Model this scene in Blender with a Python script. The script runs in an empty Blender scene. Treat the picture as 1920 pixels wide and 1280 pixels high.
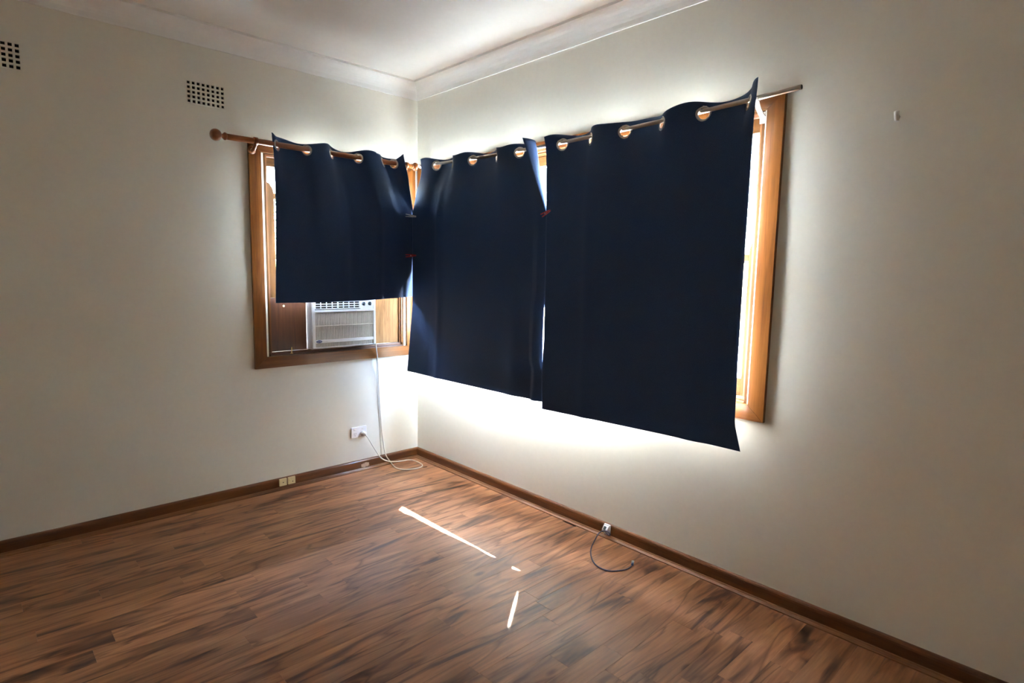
import bpy, bmesh, math, random
from mathutils import Vector, Matrix

random.seed(7)
scene = bpy.context.scene
COL = scene.collection

# ------------------------------------------------------------------ camera
F, YAW, PITCH, ROLL = 1102.29, 0.75638, -0.117496, 0.018305
CAM = Vector((-2.4705, -3.6430, 1.4022))
_f = Vector((math.sin(YAW) * math.cos(PITCH), math.cos(YAW) * math.cos(PITCH), math.sin(PITCH)))
_r = Vector((math.cos(YAW), -math.sin(YAW), 0))
_u = _r.cross(_f)
RX = math.cos(ROLL) * _r + math.sin(ROLL) * _u
UX = -math.sin(ROLL) * _r + math.cos(ROLL) * _u
cd = bpy.data.cameras.new('camera')
cam = bpy.data.objects.new('camera', cd)
COL.objects.link(cam)
cd.sensor_width = 36.0
cd.lens = F / 1920 * 36.0
cd.clip_start = 0.05
cam.matrix_world = Matrix(((RX.x, UX.x, -_f.x, CAM.x), (RX.y, UX.y, -_f.y, CAM.y),
                           (RX.z, UX.z, -_f.z, CAM.z), (0, 0, 0, 1)))
scene.camera = cam

# ------------------------------------------------------------------ light
world = bpy.data.worlds.new('world')
scene.world = world
world.use_nodes = True
wn = world.node_tree.nodes
wl = world.node_tree.links
sky = wn.new('ShaderNodeTexSky')
sky.sky_type = 'NISHITA'
sky.sun_disc = False
sky.sun_elevation = math.radians(48)
sky.sun_rotation = math.radians(52)
sky.air_density = 1.0
sky.dust_density = 1.2
wn['Background'].inputs['Strength'].default_value = 1.5
wl.new(sky.outputs[0], wn['Background'].inputs['Color'])

sd = bpy.data.lights.new('sun', 'SUN')
sd.energy = 10.0
sd.color = (1.0, 0.975, 0.93)
sd.angle = math.radians(0.53)
sun = bpy.data.objects.new('sun', sd)
COL.objects.link(sun)
SUN_DIR = Vector((-0.79, -0.61, -1.122)).normalized()
sun.rotation_euler = SUN_DIR.to_track_quat('-Z', 'Y').to_euler()
sun.location = (6, 5, 8)

vs = scene.view_settings
vs.view_transform = 'Standard'
vs.look = 'None'
vs.gamma = 1.0
vs.use_curve_mapping = False
vs.exposure = 3.6
cy = scene.cycles
cy.use_denoising = True
cy.max_bounces = 16
cy.diffuse_bounces = 10
cy.glossy_bounces = 6
cy.transparent_max_bounces = 16
cy.transmission_bounces = 8
cy.sample_clamp_indirect = 6.0
cy.caustics_reflective = True
cy.caustics_refractive = False


def portal(name, loc, rot, sx, sy):
    d = bpy.data.lights.new(name, 'AREA')
    d.shape = 'RECTANGLE'
    d.size, d.size_y = sx, sy
    d.cycles.is_portal = True
    o = bpy.data.objects.new(name, d)
    COL.objects.link(o)
    o.location = loc
    o.rotation_euler = rot
    return o


portal('window_portal', (-0.61, 0.16, 1.47), (math.radians(-90), 0, 0), 1.0, 1.3)
portal('window_portal', (0.16, -1.32, 1.47), (0, math.radians(90), 0), 1.3, 2.5)

# ------------------------------------------------------------------ helpers


def ray(u, v):
    return RX * ((u - 960) / F) + UX * ((640 - v) / F) + _f


def on(u, v, axis, val):
    d = ray(u, v)
    t = (val - CAM[axis]) / d[axis]
    return CAM + d * t


def lw(a, d, z):   # point by the left wall: along, distance into the room, height
    return Vector((a, -d, z))


def rw(a, d, z):   # point by the right wall
    return Vector((-d, -a, z))


class MB:
    def __init__(self):
        self.v, self.f, self.s = [], [], []

    def face(self, idx, smooth=False):
        self.f.append(tuple(idx))
        self.s.append(smooth)

    def box(self, lo, hi):
        x0, y0, z0 = [min(a, b) for a, b in zip(lo, hi)]
        x1, y1, z1 = [max(a, b) for a, b in zip(lo, hi)]
        n = len(self.v)
        self.v += [Vector(p) for p in ((x0, y0, z0), (x1, y0, z0), (x1, y1, z0), (x0, y1, z0),
                                       (x0, y0, z1), (x1, y0, z1), (x1, y1, z1), (x0, y1, z1))]
        for q in ((3, 2, 1, 0), (4, 5, 6, 7), (0, 1, 5, 4), (1, 2, 6, 5), (2, 3, 7, 6), (3, 0, 4, 7)):
            self.face([n + i for i in q])
        return self

    def bbox(self, lo, hi, b=0.002):   # box with chamfered edges
        x0, y0, z0 = [min(a, c) for a, c in zip(lo, hi)]
        x1, y1, z1 = [max(a, c) for a, c in zip(lo, hi)]
        bm = bmesh.new()
        bmesh.ops.create_cube(bm, size=1)
        for v in bm.verts:
            v.co = Vector((x0 + (v.co.x + .5) * (x1 - x0), y0 + (v.co.y + .5) * (y1 - y0), z0 + (v.co.z + .5) * (z1 - z0)))
        bmesh.ops.bevel(bm, geom=bm.edges[:], offset=b, segments=2, affect='EDGES', profile=0.6)
        self.from_bm(bm)
        return self

    def from_bm(self, bm, smooth=False):
        n = len(self.v)
        bm.verts.index_update()
        self.v += [v.co.copy() for v in bm.verts]
        for f in bm.faces:
            self.face([n + v.index for v in f.verts], smooth)
        bm.free()

    def tube(self, path, r, n=10, cap=True):
        path = [Vector(p) for p in path]
        rs = r if isinstance(r, (list, tuple)) else [r] * len(path)
        base = len(self.v)
        up = None
        for i, p in enumerate(path):
            t = (path[min(i + 1, len(path) - 1)] - path[max(i - 1, 0)]).normalized()
            if up is None:
                up = Vector((0, 0, 1)) if abs(t.z) < 0.9 else Vector((1, 0, 0))
            a = t.cross(up)
            if a.length < 1e-6:
                a = t.orthogonal()
            a.normalize()
            up = a.cross(t).normalized()
            for k in range(n):
                th = 2 * math.pi * k / n
                self.v.append(p + rs[i] * (math.cos(th) * a + math.sin(th) * up))
        for i in range(len(path) - 1):
            for k in range(n):
                self.face([base + i * n + k, base + i * n + (k + 1) % n,
                           base + (i + 1) * n + (k + 1) % n, base + (i + 1) * n + k], True)
        if cap:
            self.face([base + k for k in range(n)][::-1])
            self.face([base + (len(path) - 1) * n + k for k in range(n)])
        return self

    def lathe(self, origin, axis, prof, n=24):   # prof: (distance along axis, radius)
        axis = Vector(axis).normalized()
        return self.tube([Vector(origin) + axis * h for h, r in prof], [max(r, 1e-4) for h, r in prof], n)

    def prism(self, pts, vec):    # closed polygon of points pushed along vec
        n = len(self.v)
        k = len(pts)
        vec = Vector(vec)
        self.v += [Vector(p) for p in pts] + [Vector(p) + vec for p in pts]
        self.face(list(range(n, n + k))[::-1])
        self.face(list(range(n + k, n + 2 * k)))
        for i in range(k):
            self.face([n + i, n + (i + 1) % k, n + k + (i + 1) % k, n + k + i])
        return self

    def sections(self, secs, closed=True, smooth=False):   # list of equal loops, skinned
        n = len(self.v)
        k = len(secs[0])
        for s in secs:
            self.v += [Vector(p) for p in s]
        for i in range(len(secs) - 1):
            for j in range(k if closed else k - 1):
                self.face([n + i * k + j, n + i * k + (j + 1) % k, n + (i + 1) * k + (j + 1) % k, n + (i + 1) * k + j], smooth)
        if closed:
            self.face(list(range(n, n + k))[::-1])
            self.face(list(range(n + (len(secs) - 1) * k, n + len(secs) * k)))
        return self

    def build(self, name, mat, parent=None, fix=True):
        me = bpy.data.meshes.new(name)
        me.from_pydata([tuple(v) for v in self.v], [], self.f)
        me.polygons.foreach_set('use_smooth', self.s)
        if fix:
            bm = bmesh.new()
            bm.from_mesh(me)
            bmesh.ops.recalc_face_normals(bm, faces=bm.faces)
            bm.to_mesh(me)
            bm.free()
        me.materials.append(mat)
        o = bpy.data.objects.new(name, me)
        COL.objects.link(o)
        if parent:
            o.parent = parent
            o.matrix_parent_inverse = Matrix.Translation(-Vector(parent.location))
        return o


def tag(o, label=None, cat=None, group=None, kind=None):
    if label:
        o['label'] = label
    if cat:
        o['category'] = cat
    if group:
        o['group'] = group
    if kind:
        o['kind'] = kind
    return o


def empty(name, loc, label=None, cat=None, group=None, kind=None):
    o = bpy.data.objects.new(name, None)
    COL.objects.link(o)
    o.location = loc
    o.empty_display_size = 0.1
    return tag(o, label, cat, group, kind)


def spline(pts, n=6):   # Catmull-Rom
    pts = [Vector(p) for p in pts]
    P = [2 * pts[0] - pts[1]] + pts + [2 * pts[-1] - pts[-2]]
    out = []
    for i in range(1, len(P) - 2):
        for k in range(n):
            t = k / n
            a, b, c, d = P[i - 1], P[i], P[i + 1], P[i + 2]
            out.append(0.5 * ((2 * b) + (c - a) * t + (2 * a - 5 * b + 4 * c - d) * t * t + (3 * b - a - 3 * c + d) * t ** 3))
    out.append(pts[-1])
    return out


def lerp_table(tab, x):   # smooth piecewise interpolation of (x, y...) rows
    if x <= tab[0][0]:
        return list(tab[0][1:])
    for a, b in zip(tab, tab[1:]):
        if x <= b[0]:
            t = (x - a[0]) / (b[0] - a[0])
            return [p + (q - p) * t for p, q in zip(a[1:], b[1:])]
    return list(tab[-1][1:])


# ------------------------------------------------------------------ materials
def new_mat(name):
    m = bpy.data.materials.new(name)
    m.use_nodes = True
    nt = m.node_tree
    return m, nt, nt.nodes['Principled BSDF']


def nd(nt, typ, **kw):
    n = nt.nodes.new(typ)
    for k, v in kw.items():
        if k in n.inputs:
            n.inputs[k].default_value = v
        else:
            setattr(n, k, v)
    return n


def ramp(nt, fac, stops):
    r = nt.nodes.new('ShaderNodeValToRGB')
    e = r.color_ramp.elements
    while len(e) > 1:
        e.remove(e[-1])
    e[0].position = stops[0][0]
    e[0].color = (*stops[0][1], 1)
    for p, c in stops[1:]:
        x = e.new(p)
        x.color = (*c, 1)
    nt.links.new(fac, r.inputs['Fac'])
    return r


def plain(name, col, rough=0.5, metal=0.0, noise=0.06, scale=60, bump=0.0, spec=0.5):
    m, nt, b = new_mat(name)
    g = nd(nt, 'ShaderNodeNewGeometry')
    n = nd(nt, 'ShaderNodeTexNoise', Scale=scale, Detail=3.0)
    nt.links.new(g.outputs['Position'], n.inputs['Vector'])
    r = ramp(nt, n.outputs['Fac'], [(0.3, tuple(c * (1 - noise) for c in col)), (0.7, tuple(min(1, c * (1 + noise)) for c in col))])
    nt.links.new(r.outputs['Color'], b.inputs['Base Color'])
    b.inputs['Roughness'].default_value = rough
    b.inputs['Metallic'].default_value = metal
    b.inputs['Specular IOR Level'].default_value = spec
    if bump:
        bp = nd(nt, 'ShaderNodeBump', Strength=bump, Distance=0.002)
        nt.links.new(n.outputs['Fac'], bp.inputs['Height'])
        nt.links.new(bp.outputs['Normal'], b.inputs['Normal'])
    return m


def wood(name, axis, dark, mid, light, rough=0.3, spec=0.5, coat=0.3, freq=26.0, along=1.6, bump=0.05, patch=None):
    m, nt, b = new_mat(name)
    g = nd(nt, 'ShaderNodeNewGeometry')
    mp = nd(nt, 'ShaderNodeMapping')
    sc = [freq] * 3
    sc['xyz'.index(axis)] = along
    mp.inputs['Scale'].default_value = sc
    nt.links.new(g.outputs['Position'], mp.inputs['Vector'])
    n1 = nd(nt, 'ShaderNodeTexNoise', Scale=1.0, Detail=5.0, Roughness=0.6, Distortion=0.6)
    nt.links.new(mp.outputs[0], n1.inputs['Vector'])
    n2 = nd(nt, 'ShaderNodeTexNoise', Scale=5.0, Detail=4.0, Roughness=0.7)
    nt.links.new(mp.outputs[0], n2.inputs['Vector'])
    mx = nd(nt, 'ShaderNodeMath', operation='MULTIPLY_ADD')
    mx.inputs[1].default_value = 0.35
    nt.links.new(n2.outputs['Fac'], mx.inputs[0])
    nt.links.new(n1.outputs['Fac'], mx.inputs[2])
    r = ramp(nt, mx.outputs[0], [(0.45, dark), (0.66, mid), (0.9, light)])
    out = r.outputs['Color']
    if patch:   # bare worn spot: centre, half sizes, colour
        c, h, pc = patch
        sub = nd(nt, 'ShaderNodeVectorMath', operation='SUBTRACT')
        sub.inputs[1].default_value = c
        nt.links.new(g.outputs['Position'], sub.inputs[0])
        dv = nd(nt, 'ShaderNodeVectorMath', operation='DIVIDE')
        dv.inputs[1].default_value = h
        nt.links.new(sub.outputs[0], dv.inputs[0])
        ln = nd(nt, 'ShaderNodeVectorMath', operation='LENGTH')
        nt.links.new(dv.outputs[0], ln.inputs[0])
        nz = nd(nt, 'ShaderNodeTexNoise', Scale=90.0, Detail=3.0)
        nt.links.new(g.outputs['Position'], nz.inputs['Vector'])
        ad = nd(nt, 'ShaderNodeMath', operation='MULTIPLY_ADD')
        ad.inputs[1].default_value = 0.9
        nt.links.new(nz.outputs['Fac'], ad.inputs[0])
        nt.links.new(ln.outputs['Value'], ad.inputs[2])
        pr = ramp(nt, ad.outputs[0], [(0.0, (1, 1, 1)), (1.0, (1, 1, 1)), (1.0, (0, 0, 0))])
        pr.color_ramp.elements[1].position = 0.92
        mix = nd(nt, 'ShaderNodeMix', data_type='RGBA')
        nt.links.new(pr.outputs['Color'], mix.inputs['Factor'])
        nt.links.new(out, mix.inputs['A'])
        mix.inputs['B'].default_value = (*pc, 1)
        out = mix.outputs['Result']
    nt.links.new(out, b.inputs['Base Color'])
    b.inputs['Roughness'].default_value = rough
    b.inputs['Coat Weight'].default_value = coat
    b.inputs['Specular IOR Level'].default_value = spec
    b.inputs['Coat Roughness'].default_value = 0.12
    bp = nd(nt, 'ShaderNodeBump', Strength=bump, Distance=0.003)
    nt.links.new(n1.outputs['Fac'], bp.inputs['Height'])
    nt.links.new(bp.outputs['Normal'], b.inputs['Normal'])
    return m


def plank_mat():
    m, nt, b = new_mat('laminate_plank')
    g = nd(nt, 'ShaderNodeNewGeometry')
    oi = nd(nt, 'ShaderNodeObjectInfo')
    mu = nd(nt, 'ShaderNodeMath', operation='MULTIPLY')
    mu.inputs[1].default_value = 37.0
    nt.links.new(oi.outputs['Random'], mu.inputs[0])
    cx = nd(nt, 'ShaderNodeCombineXYZ')
    nt.links.new(mu.outputs[0], cx.inputs['X'])
    nt.links.new(mu.outputs[0], cx.inputs['Z'])
    add = nd(nt, 'ShaderNodeVectorMath', operation='ADD')
    nt.links.new(g.outputs['Position'], add.inputs[0])
    nt.links.new(cx.outputs[0], add.inputs[1])
    mp = nd(nt, 'ShaderNodeMapping')
    mp.inputs['Scale'].default_value = (1.7, 10.0, 1.0)
    mp.inputs['Rotation'].default_value = (0, 0, 0.05)
    nt.links.new(add.outputs[0], mp.inputs['Vector'])
    big = nd(nt, 'ShaderNodeTexNoise', Scale=1.0, Detail=3.0, Roughness=0.5, Distortion=1.6)
    nt.links.new(mp.outputs[0], big.inputs['Vector'])
    mp2 = nd(nt, 'ShaderNodeMapping')
    mp2.inputs['Scale'].default_value = (5.0, 80.0, 1.0)
    nt.links.new(add.outputs[0], mp2.inputs['Vector'])
    fine = nd(nt, 'ShaderNodeTexNoise', Scale=1.0, Detail=4.0, Roughness=0.6)
    nt.links.new(mp2.outputs[0], fine.inputs['Vector'])
    base = ramp(nt, big.outputs['Fac'], [(0.28, (0.085, 0.034, 0.020)), (0.38, (0.230, 0.098, 0.048)), (0.45, (0.390, 0.175, 0.083)),
                                         (0.58, (0.470, 0.220, 0.105)), (0.75, (0.540, 0.275, 0.135))])
    fr = ramp(nt, fine.outputs['Fac'], [(0.3, (0.72, 0.70, 0.68)), (0.7, (1.12, 1.12, 1.1))])
    mix = nd(nt, 'ShaderNodeMix', data_type='RGBA', blend_type='MULTIPLY')
    mix.inputs['Factor'].default_value = 1.0
    nt.links.new(base.outputs['Color'], mix.inputs['A'])
    nt.links.new(fr.outputs['Color'], mix.inputs['B'])
    # thin dark veins that follow the figure
    mpv = nd(nt, 'ShaderNodeMapping')
    mpv.inputs['Scale'].default_value = (0.9, 6.0, 1.0)
    mpv.inputs['Location'].default_value = (3.1, 7.7, 0)
    nt.links.new(add.outputs[0], mpv.inputs['Vector'])
    vn = nd(nt, 'ShaderNodeTexNoise', Scale=1.0, Detail=2.5, Roughness=0.5, Distortion=1.2)
    nt.links.new(mpv.outputs[0], vn.inputs['Vector'])
    m1 = nd(nt, 'ShaderNodeMath', operation='SUBTRACT')
    m1.inputs[1].default_value = 0.5
    nt.links.new(vn.outputs['Fac'], m1.inputs[0])
    m2 = nd(nt, 'ShaderNodeMath', operation='ABSOLUTE')
    nt.links.new(m1.outputs[0], m2.inputs[0])
    vr = ramp(nt, m2.outputs[0], [(0.0, (0.50, 0.44, 0.42)), (0.010, (0.66, 0.61, 0.60)), (0.035, (1, 1, 1))])
    mv = nd(nt, 'ShaderNodeMix', data_type='RGBA', blend_type='MULTIPLY')
    mv.inputs['Factor'].default_value = 1.0
    nt.links.new(mix.outputs['Result'], mv.inputs['A'])
    nt.links.new(vr.outputs['Color'], mv.inputs['B'])
    mix = mv
    hs = nd(nt, 'ShaderNodeHueSaturation')
    mr = nd(nt, 'ShaderNodeMapRange')
    mr.inputs['To Min'].default_value = 0.82
    mr.inputs['To Max'].default_value = 1.14
    nt.links.new(oi.outputs['Random'], mr.inputs['Value'])
    nt.links.new(mr.outputs[0], hs.inputs['Value'])
    nt.links.new(mix.outputs['Result'], hs.inputs['Color'])
    # small knots
    mp3 = nd(nt, 'ShaderNodeMapping')
    mp3.inputs['Scale'].default_value = (2.6, 5.5, 1.0)
    nt.links.new(add.outputs[0], mp3.inputs['Vector'])
    vo = nd(nt, 'ShaderNodeTexVoronoi', Scale=1.0)
    nt.links.new(mp3.outputs[0], vo.inputs['Vector'])
    kr = ramp(nt, vo.outputs['Distance'], [(0.0, (0.30, 0.24, 0.22)), (0.05, (0.42, 0.36, 0.34)), (0.10, (1, 1, 1))])
    mk = nd(nt, 'ShaderNodeMix', data_type='RGBA', blend_type='MULTIPLY')
    mk.inputs['Factor'].default_value = 1.0
    nt.links.new(hs.outputs['Color'], mk.inputs['A'])
    nt.links.new(kr.outputs['Color'], mk.inputs['B'])
    nt.links.new(mk.outputs['Result'], b.inputs['Base Color'])
    rr = nd(nt, 'ShaderNodeMapRange')
    rr.inputs['To Min'].default_value = 0.30
    rr.inputs['To Max'].default_value = 0.44
    nt.links.new(fine.outputs['Fac'], rr.inputs['Value'])
    nt.links.new(rr.outputs[0], b.inputs['Roughness'])
    bp = nd(nt, 'ShaderNodeBump', Strength=0.04, Distance=0.002)
    nt.links.new(fine.outputs['Fac'], bp.inputs['Height'])
    nt.links.new(bp.outputs['Normal'], b.inputs['Normal'])
    return m


def cloth(name, col, trans, tfac, sheen=0.2, rough=0.6):
    m, nt, b = new_mat(name)
    g = nd(nt, 'ShaderNodeNewGeometry')
    n = nd(nt, 'ShaderNodeTexNoise', Scale=420.0, Detail=2.0)
    nt.links.new(g.outputs['Position'], n.inputs['Vector'])
    n2 = nd(nt, 'ShaderNodeTexNoise', Scale=3.0, Detail=3.0)
    nt.links.new(g.outputs['Position'], n2.inputs['Vector'])
    r = ramp(nt, n.outputs['Fac'], [(0.3, tuple(c * 0.82 for c in col)), (0.7, tuple(min(1, c * 1.15) for c in col))])
    nt.links.new(r.outputs['Color'], b.inputs['Base Color'])
    b.inputs['Roughness'].default_value = rough
    b.inputs['Sheen Weight'].default_value = sheen
    b.inputs['Sheen Roughness'].default_value = 0.5
    b.inputs['Sheen Tint'].default_value = (0.30, 0.52, 1.0, 1)
    b.inputs['Specular IOR Level'].default_value = 0.3
    bp = nd(nt, 'ShaderNodeBump', Strength=0.12, Distance=0.001)
    nt.links.new(n.outputs['Fac'], bp.inputs['Height'])
    nt.links.new(bp.outputs['Normal'], b.inputs['Normal'])
    t = nd(nt, 'ShaderNodeBsdfTranslucent')
    tr = ramp(nt, n.outputs['Fac'], [(0.35, tuple(c * 0.5 for c in trans)), (0.65, trans)])
    nt.links.new(tr.outputs['Color'], t.inputs['Color'])
    mx = nd(nt, 'ShaderNodeMixShader')
    mx.inputs[0].default_value = tfac
    nt.links.new(b.outputs[0], mx.inputs[1])
    nt.links.new(t.outputs[0], mx.inputs[2])
    nt.links.new(mx.outputs[0], nt.nodes['Material Output'].inputs['Surface'])
    return m


def glass_mat():
    m, nt, b = new_mat('window_glass')
    nt.nodes.remove(b)
    t = nd(nt, 'ShaderNodeBsdfTransparent')
    t.inputs['Color'].default_value = (0.95, 0.97, 0.96, 1)
    gl = nd(nt, 'ShaderNodeBsdfGlossy')
    gl.inputs['Roughness'].default_value = 0.01
    lwt = nd(nt, 'ShaderNodeLayerWeight', Blend=0.5)
    pw = nd(nt, 'ShaderNodeMath', operation='POWER')
    pw.inputs[1].default_value = 5.0
    nt.links.new(lwt.outputs['Facing'], pw.inputs[0])
    fr = nd(nt, 'ShaderNodeMath', operation='MULTIPLY_ADD')
    fr.inputs[1].default_value = 0.9
    fr.inputs[2].default_value = 0.04
    nt.links.new(pw.outputs[0], fr.inputs[0])
    mx = nd(nt, 'ShaderNodeMixShader')
    nt.links.new(fr.outputs[0], mx.inputs[0])
    nt.links.new(t.outputs[0], mx.inputs[1])
    nt.links.new(gl.outputs[0], mx.inputs[2])
    nt.links.new(mx.outputs[0], nt.nodes['Material Output'].inputs['Surface'])
    return m


M = {}
M['wall'] = plain('wall_paint', (0.79, 0.775, 0.69), 0.55, noise=0.012, scale=35, bump=0.03, spec=0.3)
M['ceil'] = plain('ceiling_paint', (0.86, 0.852, 0.81), 0.7, noise=0.01, scale=20, spec=0.2)
M['cornice'] = plain('cornice_paint', (0.86, 0.856, 0.83), 0.5, noise=0.01, scale=30)
M['brick'] = plain('outer_brickwork', (0.40, 0.26, 0.19), 0.9, noise=0.2, scale=25)
D, MI, L = (0.085, 0.023, 0.005), (0.160, 0.052, 0.009), (0.235, 0.086, 0.016)
M['wz'] = wood('varnished_timber_upright', 'z', D, MI, L, coat=0.15, spec=0.35)
M['wx'] = wood('varnished_timber_across_x', 'x', D, MI, L)
M['wy'] = wood('varnished_timber_across_y', 'y', D, MI, L)
SD, SM, SL = (0.050, 0.018, 0.004), (0.085, 0.034, 0.008), (0.115, 0.050, 0.014)
M['sz'] = wood('sash_timber_upright', 'z', SD, SM, SL, rough=0.5, coat=0.0, spec=0.12)
M['sx'] = wood('sash_timber_across_x', 'x', SD, SM, SL, rough=0.5, coat=0.0, spec=0.12)
M['sy'] = wood('sash_timber_across_y', 'y', SD, SM, SL, rough=0.5, coat=0.0, spec=0.12)
BD, BM_, BL = (0.052, 0.015, 0.004), (0.125, 0.040, 0.009), (0.200, 0.070, 0.016)
M['bx'] = wood('skirting_timber_x', 'x', BD, BM_, BL, rough=0.28, patch=((-0.452, -0.02, 0.032), (0.062, 0.05, 0.030), (0.50, 0.36, 0.27)))
M['by'] = wood('skirting_timber_y', 'y', BD, BM_, BL, rough=0.28)
QD, QM, QL = (0.10, 0.040, 0.015), (0.20, 0.085, 0.033), (0.30, 0.14, 0.06)
M['qx'] = wood('scotia_timber_x', 'x', QD, QM, QL, rough=0.3)
M['qy'] = wood('scotia_timber_y', 'y', QD, QM, QL, rough=0.3)
M['ply_dark'] = wood('dark_plywood', 'z', (0.045, 0.014, 0.006), (0.085, 0.028, 0.011), (0.13, 0.05, 0.02), rough=0.4, freq=40)
M['ply_tan'] = wood('tan_plywood', 'z', (0.075, 0.034, 0.012), (0.19, 0.090, 0.034), (0.26, 0.135, 0.055), rough=0.6, spec=0.1, coat=0.0, freq=45, along=3)
M['sill'] = wood('worn_sill', 'x', (0.05, 0.018, 0.010), (0.11, 0.042, 0.022), (0.22, 0.10, 0.05), rough=0.5, coat=0.05, freq=40)
M['pole'] = wood('curtain_pole_timber', 'x', (0.17, 0.045, 0.010), (0.24, 0.072, 0.016), (0.32, 0.10, 0.025), rough=0.28, coat=0.5)
M['plank'] = plank_mat()
M['sub'] = plain('plank_joint', (0.07, 0.032, 0.018), 0.8)
M['steel'] = plain('brushed_steel', (0.42, 0.36, 0.31), 0.28, metal=1.0, noise=0.05, scale=200)
M['ring'] = plain('grommet_metal', (0.50, 0.47, 0.44), 0.3, metal=1.0, noise=0.04, scale=150)
M['whiteplastic'] = plain('white_plastic', (0.88, 0.88, 0.90), 0.35, noise=0.02)
M['whitepaint'] = plain('white_enamel', (0.82, 0.82, 0.80), 0.35, noise=0.02)
M['cream'] = plain('cream_plastic', (0.78, 0.68, 0.42), 0.4, noise=0.03)
M['acwhite'] = plain('unit_plastic', (0.85, 0.87, 0.90), 0.4, noise=0.02)
M['acside'] = plain('unit_casing_metal', (0.42, 0.38, 0.38), 0.45, noise=0.04)
M['slat'] = plain('intake_slat_plastic', (0.74, 0.73, 0.68), 0.5, noise=0.04)
M['filter'] = plain('intake_filter', (0.30, 0.29, 0.27), 0.8, noise=0.15, scale=200)
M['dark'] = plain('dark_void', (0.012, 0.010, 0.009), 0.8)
M['knob'] = plain('dark_knob', (0.05, 0.08, 0.10), 0.4)
M['badge'] = plain('blue_badge', (0.02, 0.06, 0.30), 0.3)
M['letter'] = plain('white_lettering', (0.85, 0.86, 0.88), 0.4)
M['red'] = plain('red_plastic', (0.50, 0.02, 0.015), 0.4)
M['greypeg'] = plain('grey_plastic', (0.55, 0.54, 0.52), 0.4)
M['wire'] = plain('spring_wire', (0.45, 0.45, 0.45), 0.3, metal=1.0)
M['bluecable'] = plain('dark_blue_cable', (0.055, 0.055, 0.12), 0.4)
M['bluebooty'] = plain('blue_boot', (0.06, 0.13, 0.32), 0.4)
M['clearplug'] = plain('clear_plug', (0.42, 0.48, 0.56), 0.25)
M['brass'] = plain('brass', (0.70, 0.48, 0.20), 0.3, metal=1.0)
M['cord'] = plain('white_cord', (0.76, 0.73, 0.66), 0.45, noise=0.02)
M['navy'] = cloth('navy_cloth', (0.026, 0.056, 0.135), (0.11, 0.19, 0.36), 0.08, sheen=0.16)
M['lining'] = cloth('blockout_lining', (0.84, 0.84, 0.83), (0.30, 0.32, 0.36), 0.08, sheen=0.0, rough=0.7)
M['glass'] = glass_mat()
M['leaf'] = plain('leaf', (0.09, 0.20, 0.05), 0.5, noise=0.4, scale=9)
M['bark'] = plain('bark', (0.16, 0.11, 0.08), 0.9, noise=0.2)
M['ground'] = plain('concrete_path', (0.52, 0.50, 0.46), 0.9, noise=0.1, scale=6)
M['roof'] = plain('eave_sheet', (0.70, 0.69, 0.66), 0.8)

# ------------------------------------------------------------------ room shell
ZC, ZB = 2.70, 2.60         # ceiling, cornice bottom
X0, Y0 = -3.75, -4.65       # the walls behind the camera
TH = 0.20
LWIN = (-1.095, -0.120, 0.845, 2.085)   # opening in the left wall (x0, x1, z0, z1)
RWIN = (0.120, 2.520, 0.845, 2.085)     # opening in the right wall (a0, a1, z0, z1)
VENT_W, VENT_H = 0.205, 0.125
VENTS = [(-1.3955, 2.3455), (-2.283, 2.3455)]


def wall_with_holes(P, a0, a1, z0, z1, th, holes):
    """wall made of a sheet of cells, front at d=0 and back at d=-th, with rectangular holes"""
    As = sorted({a0, a1, *[h[0] for h in holes], *[h[1] for h in holes]})
    Zs = sorted({z0, z1, *[h[2] for h in holes], *[h[3] for h in holes]})
    mb = MB()
    idx = {}

    def vid(i, j, k):
        if (i, j, k) not in idx:
            idx[(i, j, k)] = len(mb.v)
            mb.v.append(P(As[i], 0 if k == 0 else -th, Zs[j]))
        return idx[(i, j, k)]

    def solid(i, j):
        if i < 0 or j < 0 or i >= len(As) - 1 or j >= len(Zs) - 1:
            return False
        ca, cz = (As[i] + As[i + 1]) / 2, (Zs[j] + Zs[j + 1]) / 2
        return not any(h[0] < ca < h[1] and h[2] < cz < h[3] for h in holes)
    for i in range(len(As) - 1):
        for j in range(len(Zs) - 1):
            if not solid(i, j):
                continue
            for k in (0, 1):
                mb.face([vid(i, j, k), vid(i + 1, j, k), vid(i + 1, j + 1, k), vid(i, j + 1, k)])
            if not solid(i - 1, j):
                mb.face([vid(i, j, 0), vid(i, j + 1, 0), vid(i, j + 1, 1), vid(i, j, 1)])
            if not solid(i + 1, j):
                mb.face([vid(i + 1, j, 0), vid(i + 1, j + 1, 0), vid(i + 1, j + 1, 1), vid(i + 1, j, 1)])
            if not solid(i, j - 1):
                mb.face([vid(i, j, 0), vid(i + 1, j, 0), vid(i + 1, j, 1), vid(i, j, 1)])
            if not solid(i, j + 1):
                mb.face([vid(i, j + 1, 0), vid(i + 1, j + 1, 0), vid(i + 1, j + 1, 1), vid(i, j + 1, 1)])
    return mb


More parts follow.
